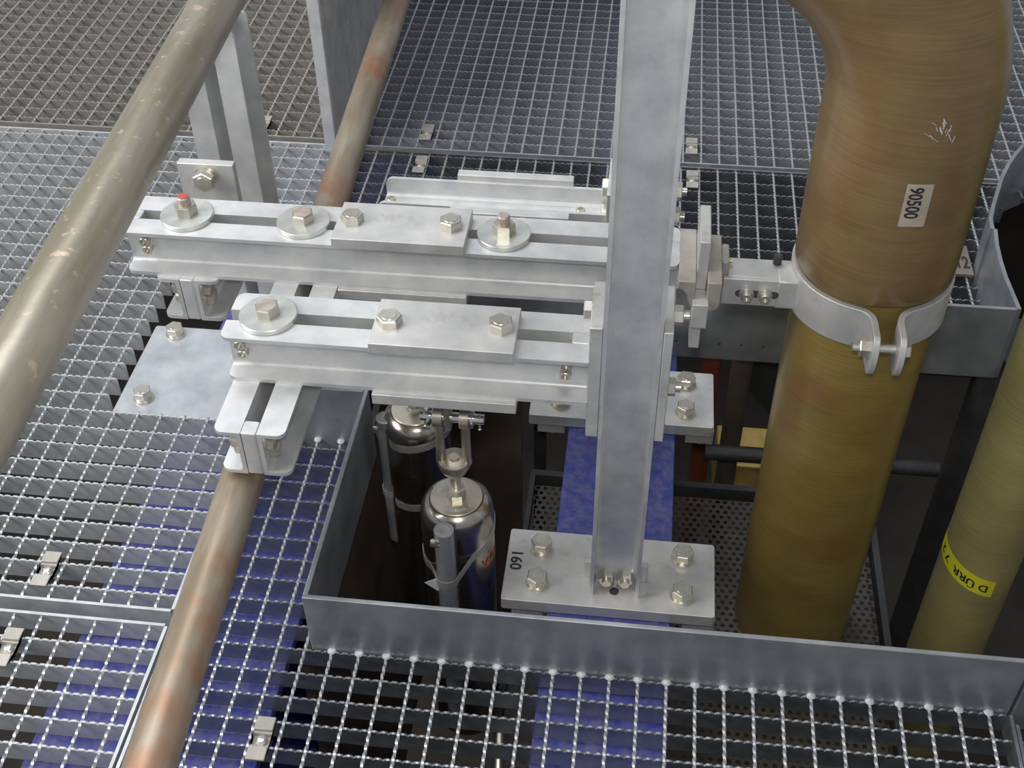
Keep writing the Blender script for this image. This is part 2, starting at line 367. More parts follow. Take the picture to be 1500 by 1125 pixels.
# ------------------------------------------------------------------ fasteners
def bolt_mb(af=0.024, h=0.010, wr=0.0155, wh=0.003, spring=True, ph=0.2):
    mb = MB()
    if wr: mb.cyl((0,0,0), (0,0,wh), wr, 20)
    z = wh if wr else 0
    if spring: mb.cyl((0,0,z), (0,0,z+0.0035), af*.53, 20); z += .0035
    mb.hexa((0,0,z), (0,0,1), af, h, phase=ph); mb.cyl((0,0,z+h-.0002), (0,0,z+h+.0006), af*.36, 18, r1=af*.33); return mb
BOLT = bolt_mb().mesh('bolt', 'zinc_bolt')
BOLT2 = bolt_mb(ph=0.75).mesh('bolt', 'zinc_bolt')
BOLTP = bolt_mb(wr=0, spring=False, ph=0.45).mesh('bolt', 'zinc_bolt')
BOLTS = bolt_mb(af=.019, h=.008, wr=.012, wh=.0025, spring=False).mesh('bolt', 'zinc_bolt')
NUTS = MB().hexa((0,0,0), (0,0,1), .019, .009).cyl((0,0,.009), (0,0,.014), .006, 14).mesh('nut', 'zinc_bolt')
BIGW = MB().lathe([(0,0),(.0315,0),(.032,.0006),(.032,.0052),(.0312,.0060),(0,.0060)], (0,0,0), (0,0,1), 48).mesh('washer', 'zinc_washer')
SOCK = MB().lathe([(0,0),(.0072,0),(.0072,.0006),(.0063,.0010),(.0063,.0072),(.0057,.0078),(.0036,.0078),(.0034,.0045),(0,.0045)], (0,0,0), (0,0,1), 18).mesh('socket_screw', 'zinc_bolt')
def axis_rot(d): return Vector((0,0,1)).rotation_difference(Vector(d)).to_euler()
def stud_nut(parent, pos, red=False):
    w = inst('washer', BIGW, parent, pos); z = pos[2] + .006
    part('nut', MB().hexa((pos[0], pos[1], z), (0,0,1), .024, .013, phase=.35), 'zinc_bolt', w)
    part('stud', MB().cyl((pos[0], pos[1], z+.012), (pos[0], pos[1], z+.0225), .0078, 18).cyl((pos[0], pos[1], z+.0225), (pos[0], pos[1], z+.024), .0078, 18, r1=.0066), 'rust_top', w)
    if red: part('paint_mark', MB().cyl((pos[0], pos[1], z+.0238), (pos[0], pos[1], z+.0246), .0064, 18), 'red_cap', w, label='red paint mark on the stud end')
def fix_inst(o): o.location = o.location
def big_bolt(parent, pos, ph=.3):
    w = inst('washer', BIGW, parent, pos); z = pos[2] + .006
    part('bolt', MB().hexa((pos[0], pos[1], z), (0,0,1), .024, .011, phase=ph), 'zinc_bolt', w)
    part('bolt_top', MB().cyl((pos[0], pos[1], z+.0108), (pos[0], pos[1], z+.0114), .0105, 20), 'rust_top', w)

# children of an instanced washer are placed in the frame of the thing: keep washers unrotated and compensate
_old_part = part
def part(name, mb, mat, parent, **k):
    o = _old_part(name, mb, mat, parent, **k)
    if parent.parent is not None and parent.type == 'MESH':
        o.location = -parent.location if parent.location.length else (0,0,0)
    return o

# ------------------------------------------------------------------ double channel beams
CH_H, CH_F, CH_T, GAP = 0.062, 0.030, 0.0048, 0.018
def channel_mb(L, side, ends=(1,1), rad=0.010):
    mb = MB(); g = GAP/2
    for z0, z1, up in ((0, CH_T, 1), (CH_H-CH_T, CH_H, -1)):
        if side < 0: poly = roundrect(0, -g-CH_F, L, -g, rad, (ends[0], ends[1], 0, 0))
        else: poly = roundrect(0, g, L, g+CH_F, rad, (0, 0, ends[1], ends[0]))
        mb.prism(poly, 'z', z0, z1)
    y0, y1 = (-g-CH_T, -g) if side < 0 else (g, g+CH_T)
    mb.box((0, y0, CH_T), (L, y1, CH_H-CH_T))
    r = 0.0055
    for zc, s in ((CH_T, 1), (CH_H-CH_T, -1)):
        yi = -g-CH_T if side < 0 else g+CH_T; sy = -1 if side < 0 else 1
        arc = [(yi + sy*(r - r*math.sin(a)), zc + s*(r - r*math.cos(a))) for a in [i*PI/10 for i in range(6)]]
        mb.prism([(yi, zc)] + arc, 'x', 0.0005, L-0.0005)
    return mb
def beam(parent, L, m, ends=(1,1), spacers=(1,1), mat='galv_beam'):
    for s in (-1, 1): part('channel', channel_mb(L, s, ends).xf(m), mat, parent, smooth=40)
    for e, x0 in ((spacers[0], -0.0005), (spacers[1], L-0.0195)):
        if e:
            mb = MB().prism(roundrect(x0, -GAP/2+.0003, x0+0.020, GAP/2-.0003, 0.003), 'z', 0.001, CH_H+0.0005)
            part('spacer', mb.xf(m), mat, parent, bevel=0.0012)
TOPZ = 0.377
def frame(o, x, y):
    x = Vector(x); y = Vector(y); z = x.cross(y); m = Matrix(((x.x,y.x,z.x),(x.y,y.y,z.y),(x.z,y.z,z.z))).to_4x4(); m.translation = Vector(o); return m

def cover(parent, x0, x1, y0, y1, z0, z1, bolts, mat='galv_plate'):
    p = part('cover_plate', MB().box((x0, y0, z0), (x1, y1, z1)), mat, parent, bevel=0.0008)
    for i, (x, y) in enumerate(bolts): inst('bolt', BOLTP if i % 2 == 0 else bolt3, p, (x, y, z1))
    return p
bolt3 = bolt_mb(wr=0, spring=False, ph=0.95, h=.011).mesh('bolt', 'zinc_bolt')

# front beam
fbY = 0.1675
b1 = thing('support_beam', 'light grey slotted double channel beam in front, one washer bolt at its left end', 'beam', (0.09, fbY, TOPZ-CH_H))
beam(b1, 0.398, frame((-0.111, fbY, TOPZ-CH_H), (1,0,0), (0,1,0)), ends=(1,0), spacers=(0,1))
big_bolt(b1, (-0.066, fbY, TOPZ), ph=.15)
cover(b1, 0.055, 0.2095, 0.1195, 0.1955, TOPZ, TOPZ+0.014, ((0.072, 0.156), (0.1915, 0.159)))
part('bottom_plate', MB().box((0.052, 0.122, TOPZ-CH_H-0.014), (0.211, 0.213, TOPZ-CH_H)), 'galv_plate', b1, bevel=.0008)
for x, z in ((-0.098, .350), (-0.096, .337), (0.263, .353), (0.262, .338)): inst('socket_screw', SOCK, b1, (x, fbY-GAP/2-CH_T, z), (R(90), 0, 0))
ep = part('end_plate', MB().box((0.2868, 0.1295, 0.268), (0.3005, 0.2085, 0.424)), 'galv_plate', b1, bevel=.001)
def clampbolt(parent, x0, x1, y, z, af=.019):
    mb = MB().cyl((x0-.004, y, z), (x1+.016, y, z), .0058, 14).hexa((x0, y, z), (-1,0,0), af, .0085, phase=.3).hexa((x1, y, z), (1,0,0), af, .010, phase=.3)
    part('clamp_bolt', mb, 'zinc_bolt', parent)
rp = part('counter_plate', MB().box((0.3627, 0.1295, 0.268), (0.3725, 0.2085, 0.424)), 'galv_plate', b1, bevel=.001)
clampbolt(ep, 0.2868, 0.3725, 0.172, 0.414); clampbolt(ep, 0.2868, 0.3725, 0.180, 0.305)

# middle beam
mbY = 0.3435
b2 = thing('support_beam', 'long slotted double channel beam in the middle, carrying a red tipped stud', 'beam', (0.0, mbY, TOPZ-CH_H))
beam(b2, 0.669, frame((-0.290, mbY, TOPZ-CH_H), (1,0,0), (0,1,0)), ends=(1,1), spacers=(1,1))
stud_nut(b2, (-0.214, mbY, TOPZ), red=True)
big_bolt(b2, (-0.070, mbY, TOPZ), ph=.1)
stud_nut(b2, (0.172, mbY, TOPZ))
cover(b2, -0.026, 0.131, 0.299, 0.3745, TOPZ, TOPZ+0.014, ((-0.0075, 0.337), (0.1105, 0.337)))
part('bottom_plate', MB().box((-0.026, 0.299, TOPZ-CH_H-0.014), (0.131, 0.3745, TOPZ-CH_H)), 'galv_plate', b2, bevel=.0008)
part('under_washer', MB().cyl((.172, mbY, TOPZ-CH_H-.006), (.172, mbY, TOPZ-CH_H), .032, 40).hexa((.172, mbY, TOPZ-CH_H-.006), (0,0,-1), .024, .012), 'zinc_washer', b2)
for x, z in ((-0.268, .350), (-0.266, .338)): inst('socket_screw', SOCK, b2, (x, mbY-GAP/2-CH_T, z), (R(90), 0, 0))

# rear beam, turned on its side
rbY, rbZ = 0.508, 0.283
b3 = thing('support_beam', 'double channel beam at the back turned on its side, bolted to the rear post', 'beam', (0.13, rbY, rbZ-.039))
beam(b3, 0.300, frame((-0.012, rbY+CH_H/2, rbZ), (1,0,0), (0,0,1)), ends=(1,0), spacers=(1,0))
part('back_plate', MB().box((0.085, rbY+CH_H/2, rbZ-.035), (0.240, rbY+CH_H/2+.014, rbZ+.047)), 'galv_plate', b3, bevel=.0008)
part('front_plate', MB().box((0.085, rbY-CH_H/2-.014, rbZ-.035), (0.240, rbY-CH_H/2, rbZ+.040)), 'galv_plate', b3, bevel=.0008)
for x in (-0.002, 0.252): inst('socket_screw', SOCK, b3, (x, rbY+.006, rbZ+GAP/2+CH_T))
ep3 = part('end_plate', MB().box((0.2868, 0.467, 0.19), (0.3005, 0.553, 0.360)), 'galv_plate', b3, bevel=.001)
part('counter_plate', MB().box((0.3627, 0.467, 0.16), (0.3725, 0.553, 0.318)), 'galv_plate', b3, bevel=.001)
clampbolt(ep3, 0.2868, 0.3725, 0.525, 0.333, .022); clampbolt(ep3, 0.2868, 0.3725, 0.520, 0.297, .022)

# cross beams under the two front beams
cx1 = -0.066
c1 = thing('cross_beam', 'slotted double channel cross beam under both front beams, above the lower rail', 'beam', (cx1, 0.25, TOPZ-2*CH_H))
beam(c1, 0.334, frame((cx1, 0.048, TOPZ-2*CH_H), (0,1,0), (-1,0,0)), spacers=(1,1))
for y, z in ((0.062, .294), (0.068, .278)):
    inst('bolt', BOLTS, c1, (cx1+GAP/2+CH_T, y, z), (0, R(90), 0)); inst('bolt', BOLTS, c1, (cx1-GAP/2-CH_T, y, z), (0, R(-90), 0))
cx2 = -0.214
c2 = thing('cross_beam', 'short double channel stub under the left end of the middle beam', 'beam', (cx2, 0.36, TOPZ-2*CH_H))
beam(c2, 0.126, frame((cx2, 0.298, TOPZ-2*CH_H), (0,1,0), (-1,0,0)), ends=(1,0), spacers=(1,0))
for y, z in ((0.314, .294), (0.318, .276)):
    inst('bolt', BOLTS, c2, (cx2+GAP/2+CH_T, y, z), (0, R(90), 0)); inst('bolt', BOLTS, c2, (cx2-GAP/2-CH_T, y, z), (0, R(-90), 0))
e2 = part('end_plate', MB().box((cx2-.036, 0.424, 0.245), (cx2+.036, 0.4365, 0.400)), 'galv_plate', c2, bevel=.001)
inst('bolt', BOLT2, e2, (cx2, 0.424, 0.383), (R(90), 0, 0))

# column on the left
ZP = -0.014
col_ = thing('column', 'upright slotted double channel column behind the handrail on a square foot plate', 'column', (cx2, 0.47, ZP))
beam(col_, 0.541-ZP, frame((cx2, 0.437+CH_H, ZP), (0,0,1), (1,0,0)), ends=(0,1), spacers=(0,0))
fpz = part('base_plate', MB().prism(roundrect(-0.420, 0.385, -0.075, 0.586, 0.004), 'z', ZP-.016, ZP), 'galv_foot', col_, bevel=.001)
for x, y in ((-0.382, 0.568), (-0.383, 0.421), (-0.112, 0.568), (-0.112, 0.421)): inst('bolt', BOLT, fpz, (x, y, ZP))

# ------------------------------------------------------------------ posts
def post(label, y0, ztop, by0, by1, text):
    t = thing('support_post', label, 'post', (0.3315, y0+.013, ZP))
    x0, x1 = 0.3008, 0.3622; d = 0.026; th = 0.0045; r = 0.007
    def arc(cx, cy, rr, a0, a1, n=5): return [(cx + rr*math.cos(a0+(a1-a0)*k/n), cy + rr*math.sin(a0+(a1-a0)*k/n)) for k in range(n+1)]
    yb = y0 + d
    outer = [(x0, y0)] + [(x0+th, y0)]
    poly = [(x0, y0), (x0+th, y0)] + arc(x0+th+r, yb-th-r, r, PI, PI/2) + arc(x1-th-r, yb-th-r, r, PI/2, 0) + [(x1-th, y0), (x1, y0)] + arc(x1-.01, yb-.01, .01, 0, PI/2) + arc(x0+.01, yb-.01, .01, PI/2, PI)
    part('channel', MB().prism(poly, 'z', ZP, ztop), 'galv_post', t, smooth=40)
    bp = part('base_plate', MB().prism(roundrect(0.190, by0, 0.458, by1, 0.004), 'z', ZP-.019, ZP), 'galv_plate', t, bevel=.0008)
    for i, (x, y) in enumerate(((0.2335, by1-.030), (0.2335, by0+.030), (0.4165, by1-.028), (0.4165, by0+.028))): inst('bolt', (BOLT, BOLT2)[i % 2], bp, (x, y, ZP))
    for x in (0.320, 0.343): inst('nut', NUTS, t, (x, yb-th, ZP+.014), (R(90), 0, .1))
    part('foot_bracket', MB().box((0.292, yb, ZP), (0.371, yb+.006, ZP+.032)).box((0.292, yb+.006, ZP), (0.371, yb+.030, ZP+.006)), 'galv_plate', t, bevel=.0008)
    part('hole', MB().cyl((0.3315, y0+.008, ZP+.0002), (0.3315, y0+.008, ZP+.0006), .006, 18), 'dark_steel', t, label='dark bolt hole in the base plate')
    for x in (0.222, 0.44):
        part('beam_clamp', MB().box((x-.02, by0+.012, ZP-.045), (x+.02, by0+.052, ZP-.019)).hexa((x, by0+.03, ZP-.045), (0,0,-1), .019, .010), 'galv_plate', bp)
    if text:
        part('lettering', text_mb(text, 0.022, lambda x, y: (0.196+y*.95, by1-.036-x, ZP+.0004)), 'ink', bp, smooth=0)
    return t
post('grey channel post in the foreground on the base plate marked 160', 0.130, 1.30, 0.111, 0.228, '160')
post('rear channel post almost hidden behind the foreground post', 0.466, 0.562, 0.446, 0.563, None)

# ------------------------------------------------------------------ rails
def rail(label, x0, sl, z, y0, y1, mat):
    mb = MB(); n = 40; r = .02415
    mb.sweep([(x0+sl*y, y, z) for y in (y0, (y0+y1)/2, y1)], r, 40)
    return solo('rail_tube', mb, mat, label, 'rail', (x0, 0, z-r), smooth=60)
rail('dull steel handrail tube crossing the upper left corner in front', -0.098, -0.0436, 0.6748, -0.66, 2.4, 'tube_upper')
rail('lower rail tube with rusty stains running under the cross beam', -0.0905, -0.0415, 0.2205, -0.75, 2.4, 'tube')

# ------------------------------------------------------------------ spring hangers
def hanger(label, x, y, zcap, ztop, marks, full):
    t = thing('spring_hanger', label, 'hanger', (x, y, -0.36)); r = 0.0458
    part('housing', MB().lathe([(0,-.36-zcap),(r,-.36-zcap),(r,-.030),(r*.985,-.018),(r*.93,-.009),(r*.82,-.003),(r*.74,-.0005),(r*.70,-.003),(0,-.003)], (x, y, zcap), (0,0,1), 56), 'stainless', t, smooth=50)
    cp = part('cap_disc', MB().lathe([(0,-.002),(.0325,-.002),(.0325,.0008),(.0318,.0015),(0,.0015)], (x, y, zcap), (0,0,1), 48), 'stainless_cap', t)
    if marks:
        for s, a0 in (('PH', 150), ('JH', 205), ('C242', 252), ('AR', 288), ('V', 318)):
            def mp(px, py, a0=a0):
                rr = .0205 + py; a = R(a0) + px/.0235
                return (x + (.047-rr)*math.cos(a), y + (.047-rr)*math.sin(a), zcap+.0019)
            part('lettering', text_mb(s, 0.0065, mp), 'weld', cp, smooth=0)
    part('lock_nut', MB().hexa((x, y, zcap+.0015), (0,0,1), .021, .008, phase=.5).hexa((x, y, zcap+.0098), (0,0,1), .020, .009, phase=.1), 'zinc_bolt', t)
    part('rod', MB().cyl((x, y, zcap), (x, y, zcap+.052), .0065, 20), 'zinc_bolt', t)
    if full:
        zb = zcap + .043; zp = .2445; hw = .0155
        mb = MB().lathe([(0,0),(.011,0),(.0165,.008),(.020,.018),(.019,.024),(.010,.026),(0,.026)], (x, y, zb), (0,0,1), 28)
        for s in (-1, 1):
            pts = [(x+s*.012, y, zb+.012), (x+s*hw*1.02, y, zb+.022), (x+s*hw, y, zb+.034), (x+s*hw, y, zp-.012), (x+s*hw, y, zp)]
            mb.sweep(pts, [.006, .0065, .0058, .0055, .0055], 14)
            mb.cyl((x+s*hw-.0055, y, zp), (x+s*hw+.0055, y, zp), .0125, 24)
        cl = part('clevis', mb, 'forged', t, smooth=45)
        part('stud_end', MB().cyl((x, y, zb+.025), (x, y, zb+.0285), .0062, 16), 'rust_top', cl)
        pn = part('pin', MB().cyl((x-.036, y, zp), (x+.038, y, zp), .0062, 20).cyl((x-.027, y, zp), (x-.0245, y, zp), .0115, 24).cyl((x+.0235, y, zp), (x+.026, y, zp), .0115, 24), 'chrome', t)
        for dx in (-.031, .033):
            part('split_pin', MB().cyl((x+dx, y-.003, zp-.012), (x+dx, y-.003, zp+.011), .0014, 8).lathe([(0,-.0024),(.0022,0),(0,.0024)], (x+dx, y-.003, zp-.013), (0,0,1), 10), 'zinc_bolt', pn)
        part('eye_plate', MB().prism([(y-.012, TOPZ-CH_H-.014), (y+.012, TOPZ-CH_H-.014), (y+.012, zp)] + [(y+.012*math.cos(a), zp-.005+.012*math.sin(a)*1.1) for a in [-i*PI/8 for i in range(1, 8)]] + [(y-.012, zp)], 'x', x-.0065, x-.0005), 'forged', t)
    # packaging tube with strap on the near left side
    tx, ty, tt, tb, tr = (x-.006, y-.0595, zcap+.006, -.30, .0125) if full else (x-.040, y-.012, zcap-.008, -.185, .0130)
    prof = [(0, tb), (tr*.6, tb+.004), (tr, tb+.012)] + [(tr*(1 if k % 2 else .96), tb+.012+(tt-tb-.014)*k/60) for k in range(1, 61)] + [(tr*.98, tt), (tr*.7, tt+.001), (0, tt-.002)]
    pk = part('tube_pack', MB().lathe(prof, (tx, ty, 0), (0,0,1), 20), 'tube_pack', t, smooth=50)
    part('clip', MB().box((tx-.015, ty-.012, tt-.012), (tx-.004, ty-.009, tt-.009)).cyl((tx-.012, ty-.013, tt-.014), (tx-.012, ty-.006, tt-.014), .0035, 10).box((tx-.015, ty-.012, tt-.019), (tx-.004, ty-.009, tt-.016)), 'zinc_bolt', pk)
    for zo in ((-.072,) if full else (-.032, -.150)):
        pts = []; nr = []
        a_t = math.atan2(ty-y, tx-x)
        for k in range(41):
            a = a_t + R(36) + R(288)*k/40
            tilt = .028*math.cos(a - 0.35) if full else .006*math.cos(a)
            pts.append((x+(r+.0004)*math.cos(a), y+(r+.0004)*math.sin(a), zcap+zo+tilt)); nr.append((math.cos(a), math.sin(a), 0))
        ex = []
        for k in range(13):
            b = a_t - R(85) + R(170)*k/12
            ex.append(((tx+(tr+.0006)*math.cos(b), ty+(tr+.0006)*math.sin(b), zcap+zo+(.028*math.cos(a_t-.35) if full else 0)), (math.cos(b), math.sin(b), 0)))
        P = [e[0] for e in ex] + pts + [ex[0][0]]; N = [e[1] for e in ex] + nr + [ex[0][1]]
        part('strap', MB().ribbon(P, N, (0,0,.012), .0009), 'strap', t, smooth=60)
    if full:
        for zo in (-.105, -.178):
            part('paper_tag', MB().prism([(tx-.012, zcap+zo), (tx-.028, zcap+zo+.014), (tx-.010, zcap+zo+.026), (tx-.010, zcap+zo+.002)], 'y', ty-.006, ty-.0055), 'white_paper', t)
        def onh(px, py):
            a = R(-42) + px/r; return (x+(r+.0006)*math.cos(a), y+(r+.0006)*math.sin(a), zcap-.098+py)
        part('lettering', text_mb('WC', 0.020, onh), 'red_ink', t, smooth=0, label='red handwritten letters')
    return t
hanger('stainless spring hanger under the front beam with a forged clevis and pin', 0.1305, fbY, 0.108, 0.3, True, True)
hanger('shaded spring hanger behind, with a long ribbed tube strapped to it', 0.046, mbY, 0.080, 0.3, False, False)

# ------------------------------------------------------------------ big pipe, clamp and guide
PX, PY, PR, PR2 = 0.601, 0.345, 0.0835, 0.0905
bp_ = thing('pipe', 'thick brown fibreglass pipe in a steel clamp, with a bend at the top', 'pipe', (PX, PY, -0.9))
part('lower_pipe', MB().lathe([(PR, -0.95), (PR, 0.395)], (PX, PY, 0), (0,0,1), 72), 'grp_lower', bp_, smooth=60)
BZ = 0.585; BR = 0.215
path = []; 
prof = [(PX, PY, 0.372), (PX, PY, 0.3735), (PX, PY, 0.377), (PX, PY, 0.40), (PX, PY, 0.45), (PX, PY, 0.50), (PX, PY, 0.54), (PX, PY, BZ)]
rad = [PR-.002, PR2-.003, PR2-.0008, PR2, PR2, PR2, PR2, PR2]
for k in range(1, 19):
    a = R(90)*k/18; path.append((PX-BR+BR*math.cos(a), PY-.0*k, BZ+BR*math.sin(a)))
full = prof + path + [(PX-BR-.35, PY, BZ+BR)]
# fixed orientation rings in the bend plane
def bend_mb(pts, rr, n=72):
    pts = [Vector(p) for p in pts]; vs = []; 
    for i, p in enumerate(pts):
        t = (pts[min(i+1, len(pts)-1)] - pts[max(i-1, 0)]).normalized(); b = Vector((0,1,0)); u = b.cross(t).normalized()
        vs += [p + rr[i]*(math.cos(2*PI*k/n)*u + math.sin(2*PI*k/n)*b) for k in range(n)]
    fs = [(j*n+k, j*n+(k+1) % n, (j+1)*n+(k+1) % n, (j+1)*n+k) for j in range(len(pts)-1) for k in range(n)]
    return MB().add(vs, fs)
upipe = part('upper_pipe', bend_mb(full, rad + [PR2]*(len(full)-len(rad))), 'grp_upper', bp_, smooth=60)
def wrap(X0, Z0, rr, xc=PX, yc=PY):
    def f(u, v): # u along circumference to the right seen from the front, v up
        a = -PI/2 + (X0 - xc)/rr + u/rr
        return (xc + rr*math.cos(a), yc + rr*math.sin(a), Z0 + v)
    return f
w = wrap(0.609, 0.5105, PR2+.0006)
mb = MB(); nx, nz = 6, 6; vs = []; fs = []
for j in range(nz+1):
    for i in range(nx+1): vs.append(w(-.0135+.027*i/nx, -.026+.052*j/nz))
for j in range(nz):
    for i in range(nx): a = j*(nx+1)+i; fs.append((a, a+1, a+nx+2, a+nx+1))
random.seed(3); sm = MB(); ws = wrap(0.617, 0.598, PR2+.0007)
for k in range(16):
    u, v, l, th = random.gauss(0, .006), random.gauss(0, .006), random.uniform(.003, .010), random.uniform(-.5, 1.2)+PI/2
    dx, dz = l*math.cos(th), l*math.sin(th); wd_ = .0007
    sm.add([ws(u, v), ws(u+wd_, v), ws(u+dx+wd_, v+dz), ws(u+dx, v+dz)], [(0,1,2,3)])
part('scuff_mark', sm, 'white_paper', upipe, smooth=0, label='pale scuff mark')
lab = part('paper_label', mb.add(vs, fs), 'paper_label', upipe, label='torn pale paper label')
w2 = wrap(0.609, 0.5105, PR2+.0011)
part('lettering', text_mb('90500', 0.019, lambda x, y: w2(-.0095+y*1.05, .0225-x*.80)), 'ink', lab, smooth=0)

clp = thing('pipe_clamp', 'galvanised two part pipe clamp bolted around the brown pipe', 'clamp', (PX, PY, 0.317))
CZ0, CZ1, CT, LX, LH = 0.317, 0.3695, 0.0072, 0.607, 0.0105
for s in (-1, 1):
    ri = PR+.0012; pts = []
    lugx = LX + s*LH - (0 if s > 0 else 0)
    # outer side polyline from lug tip, round the pipe to the back
    pts += [((lugx, 0.212), (s, 0)), ((lugx, 0.236), (s, 0))]
    a0 = -PI/2 + (lugx-PX + s*.022)/ri
    end = (PX+ri*math.cos(a0), PY+ri*math.sin(a0)); nb = (math.cos(a0), math.sin(a0))
    for k in range(1, 6):
        t = k/6; q0 = Vector((lugx, 0.236)); q1 = Vector((lugx, 0.259)); q2 = Vector(end)
        p = (1-t)**2*q0 + 2*t*(1-t)*q1 + t*t*q2; tg = (2*(1-t)*(q1-q0) + 2*t*(q2-q1)).normalized(); n = Vector((s*abs(tg.y), -abs(tg.x)))
        pts.append((tuple(p), tuple(n)))
    for k in range(33):
        a = a0 + s*(PI*1.0 - abs(a0+PI/2)*0 - .06)*k/32
        pts.append(((PX+ri*math.cos(a), PY+ri*math.sin(a)), (math.cos(a), math.sin(a))))
    P = [(p[0], p[1], (CZ0+CZ1)/2) for p, n in pts]; N = [(n[0], n[1], 0) for p, n in pts]
    mb = MB().ribbon(P, N, (0,0,CZ1-CZ0), CT)
    x0, x1 = (lugx, lugx+CT) if s > 0 else (lugx-CT, lugx)
    zc = (CZ0+CZ1)/2; hh = (CZ1-CZ0)/2
    mb.prism([(0.2125 - .012*math.cos(a), zc + hh*math.sin(a)) for a in [PI/2 - i*PI/12 for i in range(13)]][::-1], 'x', x0, x1)
    part('half_band', mb, 'galv_plate', clp, bevel=.0008, smooth=40)
cy, cz = 0.222, 0.345
part('bolt', MB().cyl((LX-.036, cy, cz), (LX+.022, cy, cz), .0058, 18).hexa((LX+LH+CT, cy, cz), (1,0,0), .019, .008, phase=.3), 'zinc_bolt', clp)
part('nut', MB().hexa((LX-LH-CT, cy, cz), (-1,0,0), .019, .011, phase=.1), 'zinc_bolt', clp)
# connecting bar of the clamp to the left
part('ear', MB().box((0.493, 0.310, 0.321), (0.517, 0.353, 0.3605)), 'galv_plate', clp, bevel=.002)

g = thing('guide_bracket', 'galvanised guide bracket joining the middle beam to the pipe clamp', 'bracket', (0.405, 0.33, 0.26))
hookL = [(.3785,.377),(.3785,.366),(.384,.364),(.389,.358),(.391,.350),(.394,.342),(.3985,.338),(.3985,.377)]
hookR = [(.4115,.377),(.4115,.338),(.417,.335),(.424,.338),(.4275,.345),(.4275,.377)]
part('guide_claw', MB().prism(hookL, 'y', .278, .381), 'galv_dusty', g, bevel=.0012)
part('guide_claw', MB().prism(hookR, 'y', .278, .372), 'galv_dusty', g, bevel=.0012)
part('guide_claw', MB().prism(roundrect(.4275, .318, .436, .355, .003), 'z', .338, .377), 'galv_dusty', g, bevel=.001)
part('centre_plate', MB().box((.3987, .298, .262), (.4113, .372, .418)), 'galv_plate', g, bevel=.0012)
part('key', MB().box((.3965, .268, .318), (.4145, .2975, .352)), 'galv_plate', g, bevel=.001)
tb = part('tee_bar', MB().box((.436, .3165, .354), (.505, .352, .360)).box((.431, .3105, .323), (.506, .3165, .360)), 'galv_plate', g, bevel=.0008)
part('slot', MB().prism(roundrect(.446, .335, .496, .345, .0048), 'y', .3100, .3104), 'dark_brown', tb)
for x in (.459, .480):
    part('screw_washer', MB().cyl((x, .3103, .341), (x, .3065, .341), .0085, 20), 'zinc_washer', tb)
    inst('socket_screw', SOCK, tb, (x, .3065, .341), (R(90), 0, 0))
part('grease_nipple', MB().cyl((.434, .337, .366), (.440, .337, .366), .003, 12), 'brass', g, label='small brass nipple')
part('side_bolt', MB().cyl((.493, .345, .3605), (.493, .345, .372), .005, 14), 'dark_steel', g)

# ------------------------------------------------------------------ yellow pipe
YX, YY, YR = 0.842, 0.345, 0.0525
yp = thing('pipe', 'slim olive yellow fibreglass pipe at the right edge with a yellow tape', 'pipe', (YX, YY, -0.9))
ypp = part('pipe_wall', MB().lathe([(YR, -0.95), (YR, 1.3)], (YX, YY, 0), (0,0,1), 56), 'grp_yellow', yp, smooth=60)
TZ = -0.134
vs = []; fs = []; n = 30; u0, u1 = -.098, .012
for i in range(n+1):
    u = u0 + (u1-u0)*i/n; f = wrap(YX, TZ, YR+.0006, YX, YY); vs += [f(u, -.0165-.30*u), f(u, .0165-.30*u)]
for i in range(n): fs.append((2*i, 2*i+2, 2*i+3, 2*i+1))
tp = part('tape', MB().add(vs, fs), 'yellow_tape', ypp, smooth=60, label='yellow tape with upside down handwriting')
f2 = wrap(YX, TZ, YR+.0011, YX, YY)
part('lettering', text_mb('D ÜRR  7 2', 0.019, lambda x, y: f2(.004-x*.98, -y+.005-.30*(.004-x*.98))), 'ink', tp, smooth=0)

# ------------------------------------------------------------------ small grating clips
def clip_proto(label, pos, m='galv_dusty', s=1.0):
    t = thing('grating_clip', label, 'clip', (pos[0], pos[1], 0), group='grating clips')
    x, y = pos; hw = .011*s; q = .0165*s
    part('saddle', MB().prism([(y-q-.011, .001), (y-q-.011, .004), (y-q+.006, .0045), (y-q+.009, -.004), (y+q-.009, -.004), (y+q-.006, .0045), (y+q+.011, .004), (y+q+.011, .001), (y+q-.009, .001), (y+q-.012, -.007), (y-q+.012, -.007), (y-q+.009, .001)][::-1], 'x', x-hw, x+hw), m, t, bevel=.0008)
    part('bolt', MB().lathe([(0,0),(.0068,0),(.0068,.002),(.004,.0048),(0,.0055)], (x, y, -.0035), (0,0,1), 16), 'zinc_washer', t)
    return t
for lab, p in (('small grating clip above the long joint left of the post', (-0.0835, 1.178)), ('small grating clip below the long joint left of the post', (-0.0772, 1.066)),
               ('small grating clip above the long joint right of the post', (0.4182, 1.178)), ('small grating clip below the long joint right of the post', (0.4204, 1.066)),
               ('bolted grating clip on the left panel just above the joint', (-0.391, 0.083)), ('bolted grating clip on the left edge just below the joint', (-0.391, -0.037)),
               ('bolted grating clip at the bottom right of the lower rail', (-0.0528, -0.124)), ('bolted grating clip beside the column top at the far joint', (-0.4037, 1.178))): clip_proto(lab, p)

# ------------------------------------------------------------------ upright panel at the back left
up = thing('upright_panel', 'tall galvanised folded panel standing on the grating at the top left', 'panel', (-0.245, 1.10, 0))
part('front_edge', MB().prism([(-0.262, 1.095), (-0.238, 1.085), (-0.236, 1.089), (-0.260, 1.099)], 'z', 0.0, 0.9), 'galv_post', up, bevel=.0008)
part('side_sheet', MB().box((-0.240, 1.089, 0.0), (-0.236, 1.75, 0.9)), 'galv_plate', up)

